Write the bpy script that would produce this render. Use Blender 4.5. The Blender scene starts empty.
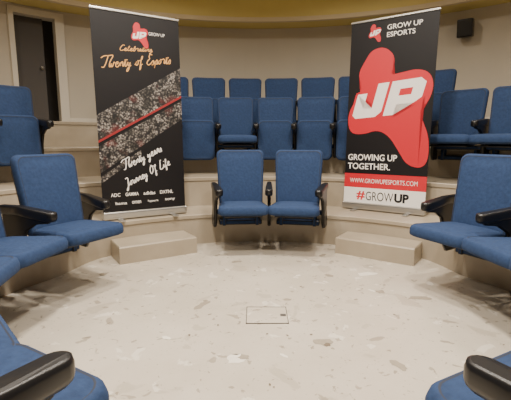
import bpy, bmesh, math, random
from mathutils import Matrix, Vector
random.seed(4)
D=bpy.data; S=bpy.context.scene
CX,CY=0.05,2.05
R=[2.1,2.65,3.35,4.05,4.99]
Z=[0.31,0.64,0.98,1.30]
rad=math.radians
def R0(a):
    """front riser is slightly oval: tighter on the sides and near end"""
    a=abs((a+180)%360-180)
    def ss(x): x=max(0,min(1,x)); return x*x*(3-2*x)
    return 2.1-0.21*ss((a-42)/18)-0.09*ss((a-105)/35)

# ---------------- materials ----------------
def srgb(r,g,b):
    f=lambda c:(c/255/12.92) if c/255<=0.04045 else ((c/255+0.055)/1.055)**2.4
    return (f(r),f(g),f(b),1)
def mat(name,col,rough=0.6,metal=0.0,noise=0,nscale=20,bump=0,emit=None,es=0,spec=None):
    m=D.materials.new(name); m.use_nodes=True; nt=m.node_tree; b=nt.nodes['Principled BSDF']
    b.inputs['Base Color'].default_value=col; b.inputs['Roughness'].default_value=rough
    b.inputs['Metallic'].default_value=metal
    if spec is not None: b.inputs['Specular IOR Level'].default_value=spec
    if noise or bump:
        tc=nt.nodes.new('ShaderNodeTexCoord'); n=nt.nodes.new('ShaderNodeTexNoise')
        n.inputs['Scale'].default_value=nscale; n.inputs['Detail'].default_value=6
        nt.links.new(tc.outputs['Object'],n.inputs['Vector'])
        if noise:
            mx=nt.nodes.new('ShaderNodeMixRGB'); mx.blend_type='MIX'
            mx.inputs[1].default_value=tuple(c*(1-noise) for c in col[:3])+(1,)
            mx.inputs[2].default_value=tuple(min(1,c*(1+noise)) for c in col[:3])+(1,)
            nt.links.new(n.outputs['Fac'],mx.inputs[0]); nt.links.new(mx.outputs[0],b.inputs['Base Color'])
        if bump:
            bp=nt.nodes.new('ShaderNodeBump'); bp.inputs['Strength'].default_value=bump; bp.inputs['Distance'].default_value=0.01
            nt.links.new(n.outputs['Fac'],bp.inputs['Height']); nt.links.new(bp.outputs[0],b.inputs['Normal'])
    if emit:
        b.inputs['Emission Color'].default_value=emit; b.inputs['Emission Strength'].default_value=es
    return m
M_blue=mat('blue_fabric',srgb(40,59,93),0.85,noise=0.35,nscale=45,bump=0.25,spec=0.25)
M_pipe=mat('dark_piping',srgb(22,31,50),0.7)
M_blk=mat('black_plastic',srgb(18,17,18),0.36)
M_wall=mat('beige_wall_paint',srgb(192,184,170),0.8,noise=0.04,nscale=3)
M_yel=mat('yellow_lit_ceiling',srgb(212,194,124),0.8,noise=0.03,nscale=3)  # yellow-lit look of ceiling and bulkhead put into the base colour
M_soff=mat('soffit_paint',srgb(206,190,160),0.8)
M_trim=mat('white_trim_paint',srgb(212,205,192),0.5)
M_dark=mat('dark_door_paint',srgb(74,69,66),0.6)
M_alu=mat('brushed_aluminium',srgb(190,188,184),0.3,metal=0.9)
M_bblk=mat('banner_black',srgb(18,16,19),0.5,spec=0.3)
M_bred=mat('banner_red',srgb(198,28,44),0.5)
M_bdred=mat('banner_dark_red',srgb(140,30,34),0.5)
M_bwht=mat('banner_white',srgb(240,236,232),0.5)
M_bora=mat('banner_gold',srgb(222,166,96),0.5)
M_lamp=mat('lamp_glow',(1,1,1,1),0.5,emit=(1,0.88,0.7,1),es=6)
M_st1=mat('worn_patch_dark',srgb(150,140,124),0.5,noise=0.2,nscale=30)
M_st2=mat('scuff_brown',srgb(110,97,80),0.6)
M_st3=mat('worn_patch_light',srgb(222,215,203),0.5,noise=0.1,nscale=30)

def floor_mat(name,c1,c2,spots=True):
    m=D.materials.new(name); m.use_nodes=True; nt=m.node_tree; b=nt.nodes['Principled BSDF']
    L=nt.links.new; N=nt.nodes.new
    tc=N('ShaderNodeTexCoord')
    n=N('ShaderNodeTexNoise'); n.inputs['Scale'].default_value=1.3; n.inputs['Detail'].default_value=7; n.inputs['Roughness'].default_value=0.6
    L(tc.outputs['Object'],n.inputs['Vector'])
    r=N('ShaderNodeValToRGB'); r.color_ramp.elements[0].position=0.3; r.color_ramp.elements[0].color=c2
    r.color_ramp.elements[1].position=0.65; r.color_ramp.elements[1].color=c1
    L(n.outputs['Fac'],r.inputs['Fac']); last=r.outputs['Color']
    if spots:
        for (sc,lo,hi,col,off,am) in ((3.6,0.62,0.64,srgb(158,148,132),3.0,0.45),(7,0.64,0.66,srgb(222,215,203),9.0,0.55),(10,0.645,0.665,srgb(128,117,101),17.0,0.6),(18,0.665,0.68,srgb(112,100,84),27.0,0.6)):
            mp=N('ShaderNodeMapping'); mp.inputs['Location'].default_value=(off,off*0.7,0)
            L(tc.outputs['Object'],mp.inputs['Vector'])
            k=N('ShaderNodeTexNoise'); k.inputs['Scale'].default_value=sc; k.inputs['Detail'].default_value=5; k.inputs['Distortion'].default_value=0.5
            L(mp.outputs[0],k.inputs['Vector'])
            q=N('ShaderNodeMapRange'); q.inputs['From Min'].default_value=lo; q.inputs['From Max'].default_value=hi
            q.inputs['To Max'].default_value=am
            L(k.outputs['Fac'],q.inputs['Value'])
            mx=N('ShaderNodeMixRGB'); mx.inputs[2].default_value=col
            L(q.outputs[0],mx.inputs[0]); L(last,mx.inputs[1]); last=mx.outputs[0]
        w=N('ShaderNodeTexNoise'); w.inputs['Scale'].default_value=45; w.inputs['Detail'].default_value=3
        L(tc.outputs['Object'],w.inputs['Vector'])
        q=N('ShaderNodeMapRange'); q.inputs['From Min'].default_value=0.66; q.inputs['From Max'].default_value=0.70; q.inputs['To Max'].default_value=0.5
        L(w.outputs['Fac'],q.inputs['Value'])
        mx=N('ShaderNodeMixRGB'); mx.inputs[2].default_value=srgb(120,108,90)
        L(q.outputs[0],mx.inputs[0]); L(last,mx.inputs[1]); last=mx.outputs[0]
    L(last,b.inputs['Base Color']); b.inputs['Roughness'].default_value=0.34
    b.inputs['Specular IOR Level'].default_value=0.45
    return m
M_floor=floor_mat('worn_floor_coating',srgb(197,188,173),srgb(181,171,155))
M_tier=floor_mat('tier_coating',srgb(172,161,143),srgb(154,142,123),False)

def crowd_mat():
    m=D.materials.new('crowd_photo_print'); m.use_nodes=True; nt=m.node_tree; b=nt.nodes['Principled BSDF']
    L=nt.links.new; N=nt.nodes.new
    tc=N('ShaderNodeTexCoord'); v=N('ShaderNodeTexVoronoi'); v.inputs['Scale'].default_value=55
    L(tc.outputs['Object'],v.inputs['Vector'])
    n=N('ShaderNodeTexNoise'); n.inputs['Scale'].default_value=12; n.inputs['Detail'].default_value=5; L(tc.outputs['Object'],n.inputs['Vector'])
    r=N('ShaderNodeValToRGB'); e=r.color_ramp.elements
    e[0].position=0.1; e[0].color=srgb(176,168,160); e[1].position=0.65; e[1].color=srgb(36,32,33)
    L(v.outputs['Distance'],r.inputs['Fac'])
    r2=N('ShaderNodeValToRGB'); r2.color_ramp.elements[0].position=0.42; r2.color_ramp.elements[0].color=(0.13,0.13,0.13,1); r2.color_ramp.elements[1].position=0.6
    L(n.outputs['Fac'],r2.inputs['Fac'])
    mx=N('ShaderNodeMixRGB'); mx.blend_type='MULTIPLY'; mx.inputs[0].default_value=1
    L(r.outputs[0],mx.inputs[1]); L(r2.outputs[0],mx.inputs[2])
    n2=N('ShaderNodeTexNoise'); n2.inputs['Scale'].default_value=5; L(tc.outputs['Object'],n2.inputs['Vector'])
    q=N('ShaderNodeMapRange'); q.inputs['From Min'].default_value=0.56; q.inputs['From Max'].default_value=0.68; q.inputs['To Max'].default_value=0.5
    L(n2.outputs['Fac'],q.inputs['Value'])
    m2=N('ShaderNodeMixRGB'); m2.inputs[2].default_value=srgb(110,34,34); L(q.outputs[0],m2.inputs[0]); L(mx.outputs[0],m2.inputs[1])
    L(m2.outputs[0],b.inputs['Base Color']); b.inputs['Roughness'].default_value=0.5
    return m
M_crowd=crowd_mat()

# ---------------- helpers ----------------
def mkobj(name,bm,mats,parent=None,smooth=False):
    me=D.meshes.new(name); bmesh.ops.recalc_face_normals(bm,faces=bm.faces) ; bm.to_mesh(me); bm.free()
    for m in mats: me.materials.append(m)
    if smooth:
        for p in me.polygons: p.use_smooth=True
    o=D.objects.new(name,me); S.collection.objects.link(o)
    if parent: o.parent=parent
    return o
def polar(r,a,z): 
    a=rad(a); return Vector((CX+r*math.sin(a),CY+r*math.cos(a),z))
def lathe(name,prof,a0,a1,mats,n=144,closed_prof=False,rf=None):
    bm=bmesh.new(); full=abs(a1-a0)>=359.9
    cols=[]; cnt=max(2,int(n*abs(a1-a0)/360)+1)
    for i in range(cnt if not full else n):
        a=a0+(a1-a0)*i/((cnt-1) if not full else n)
        cols.append([bm.verts.new(polar(rf(r,a) if rf else r,a,z)) for r,z in prof])
    m=len(cols); k=len(prof)
    for i in range(m if full else m-1):
        A,B=cols[i],cols[(i+1)%m]
        for j in range(k if closed_prof else k-1):
            bm.faces.new((A[j],A[(j+1)%k],B[(j+1)%k],B[j]))
    if closed_prof and not full:
        bm.faces.new(cols[0]); bm.faces.new(cols[-1])
    return mkobj(name,bm,mats)
def arc_solid(name,r0,r1,z0,z1,a0,a1,mats,n=144):
    return lathe(name,[(r0,z0),(r1,z0),(r1,z1),(r0,z1)],a0,a1,mats,n,True)
def add_box(bm,c,s,bev=0.0,mi=0,mtx=None,seg=2):
    g=bmesh.ops.create_cube(bm,size=1.0)
    vs=g['verts']
    bmesh.ops.scale(bm,vec=s,verts=vs); bmesh.ops.translate(bm,vec=c,verts=vs)
    fs=set(f for v in vs for f in v.link_faces)
    if bev:
        es=list(set(e for v in vs for e in v.link_edges))
        r=bmesh.ops.bevel(bm,geom=es,offset=bev,segments=seg,affect='EDGES',profile=0.6)
        fs=set(r['faces'])|set(f for f in fs if f.is_valid)
        vs=list(set(v for f in fs for v in f.verts))
    for f in fs:
        if f.is_valid: f.material_index=mi
    if mtx: bmesh.ops.transform(bm,matrix=mtx,verts=vs)
    return vs
def slab(bm,wb,wt,h,T,cr,mtx,mi=0,puff=0.008,bow=0.0,pipe=False):
    pts=[]
    cs=[(-wb/2,0,180),(wb/2,0,270),(wt/2,h,0),(-wt/2,h,90)]
    for (x,z,st) in cs:
        cx=x-math.copysign(cr,x); cz=z+cr if z==0 else z-cr
        for k in range(6):
            a=rad(st+90*k/5); pts.append((cx+cr*math.cos(a),cz+cr*math.sin(a)))
    out=[]
    for i,p in enumerate(pts):
        q=pts[(i+1)%len(pts)]; out.append(p); d=math.hypot(q[0]-p[0],q[1]-p[1])
        if d>0.1:
            for k in range(1,5): out.append((p[0]+(q[0]-p[0])*k/5,p[1]+(q[1]-p[1])*k/5))
    W=max(wb,wt)/2
    levels=[(0,0.022),(-0.01,0.004),(-0.02,0),(-(T-0.035),0),(-(T-0.012),0.006),(-T,0.020),(-T+0.002,0.025),(-(T+puff*0.6),0.06),(-(T+puff),0.12)]
    loops=[]; vall=[]
    for y,ins in levels:
        lp=[]
        for x,z in out:
            xx=x*(1-ins/W); zz=h/2+(z-h/2)*(1-ins/(h/2))
            v=bm.verts.new((xx,y+bow*(1-(xx/W)**2),zz)); lp.append(v); vall.append(v)
        loops.append(lp)
    fs=[]; pf=[]
    for li,(A,B) in enumerate(zip(loops,loops[1:])):
        for i in range(len(A)):
            f=bm.faces.new((A[i],A[(i+1)%len(A)],B[(i+1)%len(A)],B[i])); fs.append(f)
            if pipe and li==5: pf.append(f)
    fs.append(bm.faces.new(loops[0])); 
    c=bm.verts.new((0,-(T+puff*1.1)+bow,h/2)); vall.append(c)
    A=loops[-1]
    for i in range(len(A)): fs.append(bm.faces.new((A[i],A[(i+1)%len(A)],c)))
    for f in fs: f.material_index=mi
    for f in pf: f.material_index=2
    bmesh.ops.transform(bm,matrix=mtx,verts=vall)

# ---------------- chair meshes ----------------
T_=Matrix.Translation
def rx(d): return Matrix.Rotation(rad(d),4,'X')
def chair_mesh(open_seat):
    bm=bmesh.new()
    back=T_((0,-0.125,0.375))@rx(-11)
    slab(bm,0.435,0.48,0.60,0.075,0.055,back,0,0.012,bow=0.012,pipe=True)
    slab(bm,0.39,0.43,0.50,0.022,0.05,T_((0,0.022,0.01))@back@T_((0,0,0.02)),1,0.0)
    if open_seat:
        m=T_((0,-0.15,0.375))@Matrix.Rotation(rad(-2.5),4,'X')@Matrix(((1,0,0,0),(0,0,-1,0),(0,-1,0,0),(0,0,0,1)))
        slab(bm,0.445,0.47,0.47,0.085,0.07,m,0,0.014,pipe=True)
        add_box(bm,(0,-0.34,0.368),(0.36,0.30,0.018),0.008,1)
    else:
        m=T_((0,-0.185,0.17))@rx(-5)
        slab(bm,0.44,0.455,0.50,0.10,0.065,m,0,0.012,pipe=True)
        add_box(bm,(0,-0.165,0.36),(0.36,0.02,0.30),0.006,1)
    add_box(bm,(0,-0.09,0.345),(0.50,0.05,0.05),0.01,1)
    add_box(bm,(0,-0.045,0.23),(0.44,0.09,0.05),0.01,1)
    for s in(-1,1):
        add_box(bm,(s*0.17,-0.05,0.28),(0.035,0.10,0.16),0.006,1)
    me=D.meshes.new('chair_open' if open_seat else 'chair_folded')
    bmesh.ops.recalc_face_normals(bm,faces=bm.faces); bm.to_mesh(me); bm.free()
    for m_ in (M_blue,M_blk,M_pipe): me.materials.append(m_)
    for p in me.polygons: p.use_smooth=True
    return me
def arm_mesh():
    bm=bmesh.new()
    prof=[(-0.0,0.20),(-0.0,0.30),(-0.05,0.40),(-0.03,0.62),(-0.42,0.605),(-0.445,0.57),(-0.42,0.54),(-0.32,0.53),(-0.235,0.48),(-0.19,0.39),(-0.175,0.26),(-0.13,0.20)]
    w=0.016
    A=[bm.verts.new((-w,y,z)) for y,z in prof]; B=[bm.verts.new((w,y,z)) for y,z in prof]
    n=len(prof)
    fs=[bm.faces.new(A),bm.faces.new(B)]
    for i in range(n): fs.append(bm.faces.new((A[i],A[(i+1)%n],B[(i+1)%n],B[i])))
    bmesh.ops.recalc_face_normals(bm,faces=bm.faces)
    bmesh.ops.bevel(bm,geom=[e for e in bm.edges if abs(e.verts[0].co.x-e.verts[1].co.x)<1e-5],offset=0.006,segments=2,affect='EDGES')
    out=[]
    hw=0.036; y0,y1=-0.02,-0.48
    for k in range(9):
        a=rad(180+180*k/8); out.append((hw*math.cos(a),y1+hw+hw*math.sin(a)))
    for (x,y) in ((hw*0.95,-0.32),(hw*0.75,-0.18),(hw*0.6,y0),(-hw*0.6,y0),(-hw*0.75,-0.18),(-hw*0.95,-0.32)): out.append((x,y))
    cy=-0.25
    lv=[(0.568,0.80),(0.576,0.95),(0.588,1.0),(0.612,1.0),(0.626,0.94),(0.630,0.80)]
    loops=[]
    for z,s in lv:
        loops.append([bm.verts.new((x*s,cy+(y-cy)*(1-(1-s)*0.25),z+ (0.015 if y>-0.19 else 0)-0.012*(1 if y<-0.43 else 0))) for x,y in out])
    for P,Q in zip(loops,loops[1:]):
        for i in range(len(P)): bm.faces.new((P[i],P[(i+1)%len(P)],Q[(i+1)%len(P)],Q[i]))
    bm.faces.new(loops[0]); bm.faces.new(loops[-1])
    me=D.meshes.new('armrest'); bmesh.ops.recalc_face_normals(bm,faces=bm.faces); bm.to_mesh(me); bm.free()
    me.materials.append(M_blk)
    for p in me.polygons: p.use_smooth=len(p.vertices)==4
    return me
ME_O=chair_mesh(True); ME_F=chair_mesh(False); ME_A=arm_mesh()
def cmat(r,a,z): return T_(polar(r,a,z))@Matrix.Rotation(rad(-a),4,'Z')
def chair_row(rf,z,seats,end):
    """seats: sorted (angle, open?); armrests midway between neighbours and +-end at the row ends"""
    for i,(a,op) in enumerate(seats):
        o=D.objects.new('auditorium_chair',ME_O if op else ME_F); S.collection.objects.link(o)
        M=cmat(rf(a),a,z); o.matrix_world=M
        arms=[(a+seats[i+1][0])/2 if i+1<len(seats) else a+end]
        if i==0: arms.append(a-end)
        for t in arms:
            ao=D.objects.new('armrest',ME_A); S.collection.objects.link(ao); ao.parent=o
            ao.matrix_parent_inverse=Matrix.Identity(4); ao.matrix_basis=M.inverted()@cmat(rf(t),t,z)
off=lambda f,d:(lambda a:f(a)-d)
chair_row(off(R0,0.015),0,[(-5.8,1),(11.0,1)],7.7)
chair_row(off(R0,0.015),0,[(-149.5,1),(-133,1),(-117,1),(-100.5,1),(-81.5,1),(-61.0,1)],9.6)
chair_row(off(R0,0.015),0,[(64.0,1),(82.5,1),(100,1),(117,1),(134.5,1),(152,1)],9.3)
r2=lambda a:R[2]-0.015; r3=lambda a:R[3]-0.015
chair_row(r2,Z[1],[(-23.6,0),(-14.5,0),(-5.4,1),(3.7,0),(12.8,0),(21.9,0)],4.6)
chair_row(r2,Z[1],[(-78,0),(-69,0),(-60,0),(-51,0)],4.6)
chair_row(r2,Z[1],[(42.5,1),(51.6,1),(60.7,0),(69.8,0)],4.6)
chair_row(r3,Z[2],[(-25.6,0),(-18.1,0),(-10.5,0),(-2.9,0),(4.7,0),(12.3,0),(19.9,0),(27.3,0),(34.8,0)],3.8)

# ---------------- room shell ----------------
bm=bmesh.new(); c=bm.verts.new((CX,CY,0)); ring=[bm.verts.new(polar(R0(i*2.5)+0.02,i*2.5,0)) for i in range(144)]
for i in range(144): bm.faces.new((c,ring[(i+1)%144],ring[i]))
mkobj('floor',bm,[M_floor])
prof=[(R[0],-0.02)]
for i in range(4):
    z=Z[i]; r=R[i]
    prof+= [(r,z-0.04),(r-0.012,z-0.038),(r-0.014,z-0.006),(r-0.008,z)]
    if i<3: prof.append((R[i+1],z))
prof.append((4.99,Z[3])); prof+=[(4.99,-0.02)]
lathe('stepped_seating_platform',prof,0,360,[M_tier],closed_prof=True,rf=lambda r,a:(r-2.1+R0(a)) if r<2.2 else r)

DA0,DA1=-42.4,-35.9; DZ=(1.30,2.80)
CE=3.45; SO=2.90
arc_solid('wall_back',5.0,5.15,0,CE,DA1,48,[M_wall])
arc_solid('wall_right',5.0,5.15,0,CE,48,130,[M_wall])
arc_solid('wall_front',5.0,5.15,0,CE,130,230,[M_wall])
arc_solid('wall_left',5.0,5.15,0,CE,-130,DA0,[M_wall])
arc_solid('wall_left_lintel',5.0,5.15,DZ[1],CE,DA0,DA1,[M_wall])
arc_solid('wall_left_sill',5.0,5.15,0,DZ[0],DA0,DA1,[M_wall])
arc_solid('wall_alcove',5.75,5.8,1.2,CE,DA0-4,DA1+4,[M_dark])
dr=D.objects.new('door_1',None); S.collection.objects.link(dr)
for n_,a0,a1,z0,z1 in(('jamb_1',DA0-0.5,DA0+0.25,1.30,2.86),('jamb_2',DA1-0.25,DA1+1.1,1.30,2.86),('head',DA0-0.5,DA1+1.1,2.78,2.86)):
    o=arc_solid(n_,4.965,5.16,z0,z1,a0,a1,[M_trim],720); o.parent=dr
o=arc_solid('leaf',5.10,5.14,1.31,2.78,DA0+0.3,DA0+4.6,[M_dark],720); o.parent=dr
bm=bmesh.new(); bmesh.ops.create_uvsphere(bm,u_segments=12,v_segments=8,radius=0.025,matrix=T_(polar(5.07,DA0+4.1,2.1)))
mkobj('knob',bm,[M_alu],dr,True)
arc_solid('baseboard_back',4.98,4.998,Z[3],Z[3]+0.09,DA1+1.1,90,[M_trim])
bm=bmesh.new(); c=bm.verts.new((CX,CY,CE)); ring=[bm.verts.new(polar(5.9,i*2.5,CE)) for i in range(144)]
for i in range(144): bm.faces.new((c,ring[i],ring[(i+1)%144]))
mkobj('ceiling',bm,[M_yel])
lathe('ceiling_bulkhead',[(4.55,CE-0.001),(4.55,SO),(5.0,SO),(5.0,CE-0.001)],0,360,[M_yel],closed_prof=True)
lathe('trim_1',[(4.535,SO+0.05),(4.535,SO-0.012),(4.6,SO-0.012),(4.6,SO+0.05)],0,360,[M_soff],closed_prof=True)

def step_block(a,w=0.72,front=1.79,h=0.155):
    bm=bmesh.new(); pts=[(-w/2,front),(w/2,front)]
    for k in range(9):
        x=w/2-w*k/8; pts.append((x,math.sqrt((R0(a)-0.003)**2-x*x)))
    lv=[(0,0),(h-0.012,0),(h,0.008)]; loops=[]
    for z,ins in lv: loops.append([bm.verts.new((x*(1-ins*2),y+(ins if y==front else 0),z)) for x,y in pts])
    for P,Q in zip(loops,loops[1:]):
        for i in range(len(P)): bm.faces.new((P[i],P[(i+1)%len(P)],Q[(i+1)%len(P)],Q[i]))
    bm.faces.new(loops[-1]); bm.faces.new(loops[0])
    o=mkobj('aisle_step',bm,[M_tier]); o.matrix_world=T_((CX,CY,0))@Matrix.Rotation(rad(-a),4,'Z')
step_block(-31.8,front=1.74); step_block(34.7,front=1.77)

# worn patches and scuffs on the floor coating (thin flat shapes)
bm=bmesh.new()
def blob(x,y,s,mi,el=1.0,rot=0.0,z=0.0012):
    n=14; vs=[]
    for i in range(n):
        a=2*math.pi*i/n; r=s*(0.6+0.55*random.random())
        px,py=r*math.cos(a)*el,r*math.sin(a)/el
        vs.append(bm.verts.new((x+px*math.cos(rot)-py*math.sin(rot),y+px*math.sin(rot)+py*math.cos(rot),z)))
    f=bm.faces.new(vs); f.material_index=mi
blob(0.374,2.01,0.055,0,1.15); blob(0.38,1.98,0.02,1,1,0,0.0018); blob(-0.09,1.85,0.05,2,1.2,0.5); blob(-0.06,1.86,0.03,0,1.1,0.2,0.0018)
blob(1.13,2.61,0.06,0,1.5); blob(-0.35,2.5,0.05,0,1.6,1.1); blob(0.9,3.1,0.07,2,1.4)
for i in range(95):
    a=random.uniform(-180,180); r=1.75*math.sqrt(random.random())
    p=polar(r,a,0); k=random.random()
    if k<0.66: blob(p.x,p.y,random.uniform(0.004,0.010),1,random.uniform(1,1.6),random.uniform(0,3),0.002)
    elif k<0.84: blob(p.x,p.y,random.uniform(0.015,0.045),0,random.uniform(1,1.5),random.uniform(0,3),0.0012)
    else: blob(p.x,p.y,random.uniform(0.015,0.04),2,random.uniform(1,1.6),random.uniform(0,3),0.0015)
bmesh.ops.triangulate(bm,faces=bm.faces[:])
mkobj('floor_scuff_marks',bm,[M_st1,M_st2,M_st3])

# floor hatch
bm=bmesh.new()
add_box(bm,(0,0,0.002),(0.25,0.23,0.003),0,0)
for (x,y,sx,sy) in((0,0.115,0.256,0.004),(0,-0.115,0.256,0.004),(0.125,0,0.004,0.236),(-0.125,0,0.004,0.236)): add_box(bm,(x,y,0.003),(sx,sy,0.004),0,1)
add_box(bm,(0.1,-0.005,0.004),(0.035,0.03,0.003),0,1)
o=mkobj('floor_hatch',bm,[M_floor,M_dark]); o.location=(0.07,2.34,0)

# wall speaker
bm=bmesh.new()
add_box(bm,(0,0,0),(0.20,0.15,0.24),0.015,0); add_box(bm,(0,-0.078,0),(0.17,0.008,0.21),0.003,0)
add_box(bm,(0,0.10,0),(0.06,0.10,0.06),0.005,0)
o=mkobj('wall_speaker',bm,[M_blk]); o.matrix_world=T_(polar(4.86,36.8,2.62))@Matrix.Rotation(rad(-36.8),4,'Z')@rx(8)

# ---------------- banners ----------------
GL={'e':([[(0,.1),(.5,.5),(.6,.9),(.35,1),(.15,.6),(.25,.1),(.55,0),(.8,.2)]],.8),
'n':([[(0,.1),(.2,1),(.2,0),(.25,.7),(.55,1),(.65,.7),(.65,.1),(.85,.1)]],.85),
'w':([[(0,.3),(.15,1),(.2,.1),(.4,.1),(.5,.9),(.55,.1),(.8,.1),(.9,1),(1.1,.8)]],1.1),
't':([[(0,.1),(.25,1.7),(.2,.2),(.35,0),(.55,.2)],[(0,1.2),(.55,1.25)]],.55),
'y':([[(0,.2),(.15,1),(.2,.2),(.4,.1),(.6,1),(.5,-.6),(.2,-1),(.1,-.6),(.5,0),(.8,.2)]],.8),
'o':([[(0,.2),(.3,1),(.1,.5),(.3,0),(.6,.4),(.5,.9),(.35,1),(.8,.9)]],.8),
'f':([[(0,.1),(.4,1.2),(.45,1.8),(.25,1.7),(.2,0),(.2,-.9),(.4,-.5),(.3,.1),(.6,.3)]],.6),
's':([[(0,.1),(.35,1),(.5,.4),(.35,0),(.1,.1),(.6,.1)]],.6),
'p':([[(0,.2),(.2,1),(.15,-1),(.2,.6),(.45,1),(.6,.6),(.45,.1),(.2,.15),(.7,.1)]],.7),
'r':([[(0,.2),(.2,1.1),(.45,.9),(.4,.2),(.65,.1)]],.65),
'l':([[(0,.1),(.4,1.3),(.35,1.8),(.2,1.4),(.2,.2),(.4,0),(.6,.2)]],.6),
'b':([[(0,.1),(.4,1.3),(.3,1.8),(.15,1.2),(.15,.1),(.45,0),(.6,.5),(.4,.9),(.8,.8)]],.8),
'a':([[(0,.1),(.5,.95),(.2,.9),(.1,.2),(.35,.05),(.55,.9),(.55,.1),(.8,.1)]],.8),
'i':([[(0,.1),(.2,1),(.2,.1),(.45,.1)],[(.25,1.4),(.3,1.5)]],.45),
'g':([[(0,.1),(.5,.95),(.2,.9),(.1,.3),(.35,.1),(.55,.9),(.5,-.7),(.2,-.9),(.2,-.5),(.8,.2)]],.8),
'u':([[(0,.2),(.15,1),(.2,.1),(.45,.1),(.6,1),(.6,.1),(.8,.1)]],.8),
'T':([[(-.3,1.8),(.2,2.2),(.9,2.1),(1.9,2.3)],[(.9,2.1),(.7,.8),(.4,0),(0,.2)]],1.15),
'C':([[(1.0,1.8),(.6,2.1),(.15,1.3),(.1,.4),(.5,0),(1,.3)]],1.0),
'E':([[(.9,1.9),(.5,2.1),(.3,1.6),(.6,1.2),(.2,.9),(.1,.3),(.5,0),(.9,.3)]],.95),
'J':([[(.2,1.9),(.9,2.1),(.7,.5),(.5,-.7),(.1,-.8),(.3,-.2),(1,.3)]],1.05),
'O':([[(.6,2.1),(.1,1.2),(.3,0),(.9,.5),(1,1.5),(.6,2.1),(.5,1.7),(1.1,1.7)]],1.25),
'L':([[(.8,2),(.5,2.1),(.4,1.2),(.2,.1),(.5,0),(1.1,.1)]],1.15)}
def banner(p0,p1,z,H,aw,ah,lean):
    p0=Vector(p0); p1=Vector(p1); w=(p1-p0).length; ang=math.atan2(p1.y-p0.y,p1.x-p0.x)
    root=D.objects.new('roll_up_banner',None); S.collection.objects.link(root)
    c=(p0+p1)/2; root.location=(c.x,c.y,z); root.rotation_euler=(0,0,ang)
    b0=0.075; sh=math.tan(rad(lean))
    bm=bmesh.new(); add_box(bm,(0,0,(H+b0)/2),(w,0.004,H-b0))
    for v in bm.verts: v.co.x+=sh*v.co.z
    mkobj('printed_sheet',bm,[M_bblk],root)
    bm=bmesh.new(); add_box(bm,(0,0.02,0.045),(w+0.02,0.10,0.075),0.02,0,seg=3)
    for s in(-1,1): add_box(bm,(s*w*0.32,0.0,0.008),(0.05,0.28,0.014),0.004,0)
    mkobj('cassette_base',bm,[M_alu],root,False)
    bm=bmesh.new(); add_box(bm,(0,0,H+0.006),(w+0.01,0.022,0.022),0.006,0); add_box(bm,(0,0.03,H/2),(0.018,0.018,H),0.005,0)
    for v in bm.verts: v.co.x+=sh*v.co.z
    mkobj('top_rail_and_pole',bm,[M_alu],root)
    def P(a,b,k):
        zz=H-(b/ah)*(H-b0); return ((a/aw-0.5)*w+sh*zz,-0.003-0.0006*k,zz)
    def chaikin(pts,closed):
        q=[] if closed else [pts[0]]
        n=len(pts)
        for i in range(n if closed else n-1):
            p=pts[i]; r=pts[(i+1)%n]
            q+= [(p[0]*.75+r[0]*.25,p[1]*.75+r[1]*.25),(p[0]*.25+r[0]*.75,p[1]*.25+r[1]*.75)]
        if not closed: q.append(pts[-1])
        return q
    def poly(name,pts,m,k=1,smooth=0):
        for _ in range(smooth): pts=chaikin(pts,True)
        bm=bmesh.new(); f=bm.faces.new([bm.verts.new(P(a,b,k)) for a,b in pts])
        bmesh.ops.triangulate(bm,faces=[f]); return mkobj(name,bm,[m],root)
    def script(s,a,b,width,xh,m,rot=0,slant=0.35,pen=0.9,k=2):
        """handwritten line: joined pen strokes as thin ribbons"""
        strokes=[]; x=0; cur=None
        for ch in s:
            if ch==' ': x+=0.7; cur=None; continue
            st,adv=GL[ch]
            for j,l in enumerate(st):
                pts=[(x+px,py) for px,py in l]
                if j==0 and cur is not None and ch.islower(): cur.extend(pts[1:])
                else:
                    strokes.append(pts)
                    if j==0: cur=pts
            x+=adv
        fx=width/x; ca,sa=math.cos(rad(rot)),math.sin(rad(rot))
        bm=bmesh.new()
        for pts in strokes:
            q=chaikin(chaikin(pts,False),False)
            q=[((px*fx+slant*py*xh),py*xh) for px,py in q]
            q=[(a+px*ca-py*sa,b-(px*sa+py*ca)) for px,py in q]
            L_=[];
            for i,p in enumerate(q):
                p_=q[max(0,i-1)]; n_=q[min(len(q)-1,i+1)]
                dx,dy=n_[0]-p_[0],n_[1]-p_[1]; d=math.hypot(dx,dy) or 1
                nx,ny=-dy/d*pen/2,dx/d*pen/2
                L_.append((bm.verts.new(P(p[0]+nx,p[1]+ny,k)),bm.verts.new(P(p[0]-nx,p[1]-ny,k))))
            for A,B in zip(L_,L_[1:]): bm.faces.new((A[0],A[1],B[1],B[0]))
        mkobj('print_script_'+s.split()[0].lower(),bm,[m],root)
    sx=w/aw; sz=(H-b0)/ah
    def text(s,a,b,width,height,m,k=2,shear=0,rot=0,bold=0.0):
        cu=D.curves.new('t','FONT'); cu.body=s; cu.shear=shear; cu.offset=bold; cu.size=1
        to=D.objects.new('t',cu); S.collection.objects.link(to); bpy.context.view_layer.update()
        me=D.meshes.new_from_object(to); D.objects.remove(to)
        xs=[v.co.x for v in me.vertices]; ys=[v.co.y for v in me.vertices]
        x0,x1,y0,y1=min(xs),max(xs),min(ys),max(ys)
        fx=width*sx/(x1-x0); fy=height*sz/(y1-y0); ca,sa=math.cos(rad(rot)),math.sin(rad(rot))
        o0=P(a,b,k)
        for v in me.vertices:
            x=(v.co.x-x0)*fx; y=(v.co.y-y0)*fy
            v.co=(o0[0]+x*ca-y*sa,o0[1],o0[2]+x*sa+y*ca)
        me.materials.append(m); o=D.objects.new('print_'+''.join(ch for ch in s.lower() if ch.isalnum())[:14],me); S.collection.objects.link(o); o.parent=root
    return root,poly,text,script
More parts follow.
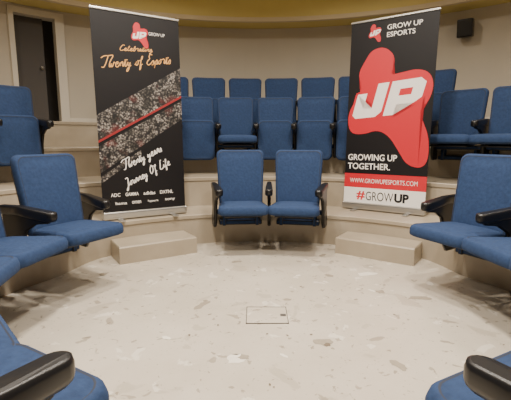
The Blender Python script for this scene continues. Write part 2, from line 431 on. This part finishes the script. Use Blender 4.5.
FIG=[(16,40),(22,30),(34,28),(44,37),(45,49),(41,58),(54,56),(66,54),(77,58),(82,70),(79,86),(70,96),(75,108),(81,124),(82,148),(75,156),(62,152),(54,138),(44,122),(32,115),(18,120),(4,119),(-0.5,104),(3,90),(11,79),(14,67),(9,54)]
def mini(poly,a,b,s,m,k=2):
    poly('figure_mark',[(a+(x-40)*s,b+(y-90)*s) for x,y in FIG],m,k,2)
LU=[(0,9),(10,9),(10,26),(19,26),(19,0),(30,0),(30,31),(25,36),(4,36),(0,32)]
LP=[(33,0),(60,0),(66,5),(66,20),(60,25),(43,25),(43,36),(33,36)]
LH=[(43,9),(55,9),(55,16),(43,16)]
def monogram(poly,a,b,s,m,bg,out=2.6):
    def X(p,dx=0,dy=0):
        x,y=p; x2=x+(36-y)*0.22; return (a+(x2+dx)*s, b+(y+dy-x2*0.08)*s)
    if out:
        for i in range(8):
            dx,dy=out*math.cos(i*math.pi/4),out*math.sin(i*math.pi/4)
            for L_ in (LU,LP): poly('monogram_outline',[X(p,dx,dy) for p in L_],bg,1.2+0.05*i)
    for L_ in (LU,LP): poly('monogram',[X(p) for p in L_],m,3)
    poly('monogram_counter',[X(p) for p in LH],bg,4)
# right banner
root,poly,text,script=banner((0.99,4.44),(1.69,3.94),Z[0],1.955,82,198,0.8)
poly('red_figure',[(min(81.8,max(0.2,x)),y) for x,y in FIG],M_bred,1,2)
monogram(poly,4.5,68,0.97,M_bwht,M_bred)
mini(poly,24,13,0.15,M_bred)
monogram(poly,19,10.5,0.15,M_bwht,M_bred,0)
text('GROW UP',36,11.5,32,5,M_bwht,bold=0.01); text('ESPORTS',36,19,26,5,M_bwht,bold=0.01)
text('GROWING UP',3,149,50,7,M_bwht,bold=0.015); text('TOGETHER.',3,159,44,7,M_bwht,bold=0.015)
poly('red_band',[(0,164),(82,164),(82,180),(0,180)],M_bred,1)
text('WWW.GROWUPESPORTS.COM',6,174.5,68,5,M_bwht,bold=0.0)
poly('white_band',[(0,180),(82,180),(82,197.8),(0,197.8)],M_bwht,1)
text('#',14,194,9,10,M_bred,bold=0.03); text('GROW',24,194,28,10,M_bblk,bold=0.0); text('UP',53,194,14,10,M_bblk,bold=0.05)
# left banner
root,poly,text,script=banner((-1.43,3.70),(-0.735,4.12),Z[0],1.90,84,207,-0.6)
poly('crowd_strip_1',[(0,104),(84,50),(84,80),(0,130)],M_crowd,1)
poly('red_stripe',[(0,130),(84,80),(84,82.5),(0,132.5)],M_bdred,1)
poly('crowd_strip_2',[(0,136),(84,86),(84,106),(0,164)],M_crowd,1)
poly('crowd_strip_3',[(0,168),(40,140),(40,145),(0,175)],M_crowd,1)
mini(poly,44,20,0.20,M_bred)
monogram(poly,37,17.5,0.19,M_bwht,M_bred,0); text('GROW UP',53,19,16,3.2,M_bwht,bold=0.0)
script('Celebrating',24,38,32,2.9,M_bora,4,0.4,0.75)
script('Twenty of Esports',7,57,68,5.4,M_bora,9,0.35,0.95)
script('Twenty years',22,162,44,4.8,M_bwht,27,0.35,0.95)
script('Journey Of Life',23,181,52,4.6,M_bwht,27,0.35,0.95)
for s,a,wd in(('ADC',8,9),('GAMMA',22,13),('adidas',40,12),('DXTNL',57,14)): text(s,a,190,wd,3.8,M_bwht,2,bold=0.015)
for s,a,wd in(('hama',12,11),('omen',28,9),('hyperx',44,11),('sony',62,11)): text(s,a,199,wd,3.2,M_bwht,2,bold=0.01)

# ---------------- lights ----------------
def downlight(r,a,z,e,size=0.2,col=(1,0.90,0.78)):
    p=polar(r,a,z)
    bm=bmesh.new(); bmesh.ops.create_cone(bm,cap_ends=True,segments=24,radius1=0.11,radius2=0.11,depth=0.02,matrix=T_(p+Vector((0,0,-0.011))))
    o=mkobj('ceiling_downlight',bm,[M_lamp])
    l=D.lights.new('downlight','AREA'); l.shape='DISK'; l.size=size; l.energy=e; l.color=col; l.spread=rad(160)
    lo=D.objects.new('downlight_lamp',l); S.collection.objects.link(lo); lo.parent=o; lo.location=p+Vector((0,0,-0.04))
for k in range(4): downlight(0.9,45+90*k,CE,64)
for k in range(8): downlight(3.1,22.5+45*k,CE,25)
w=D.worlds.new('World'); S.world=w; w.use_nodes=True
w.node_tree.nodes['Background'].inputs[0].default_value=(1,0.85,0.7,1); w.node_tree.nodes['Background'].inputs[1].default_value=0.1

# ---------------- camera ----------------
cd=D.cameras.new('camera'); cd.sensor_width=36; cd.lens=400/511*36; cd.clip_start=0.03
co=D.objects.new('camera',cd); S.collection.objects.link(co)
co.location=(0,0,1.08); co.rotation_euler=(rad(90-8.7),0,0); S.camera=co
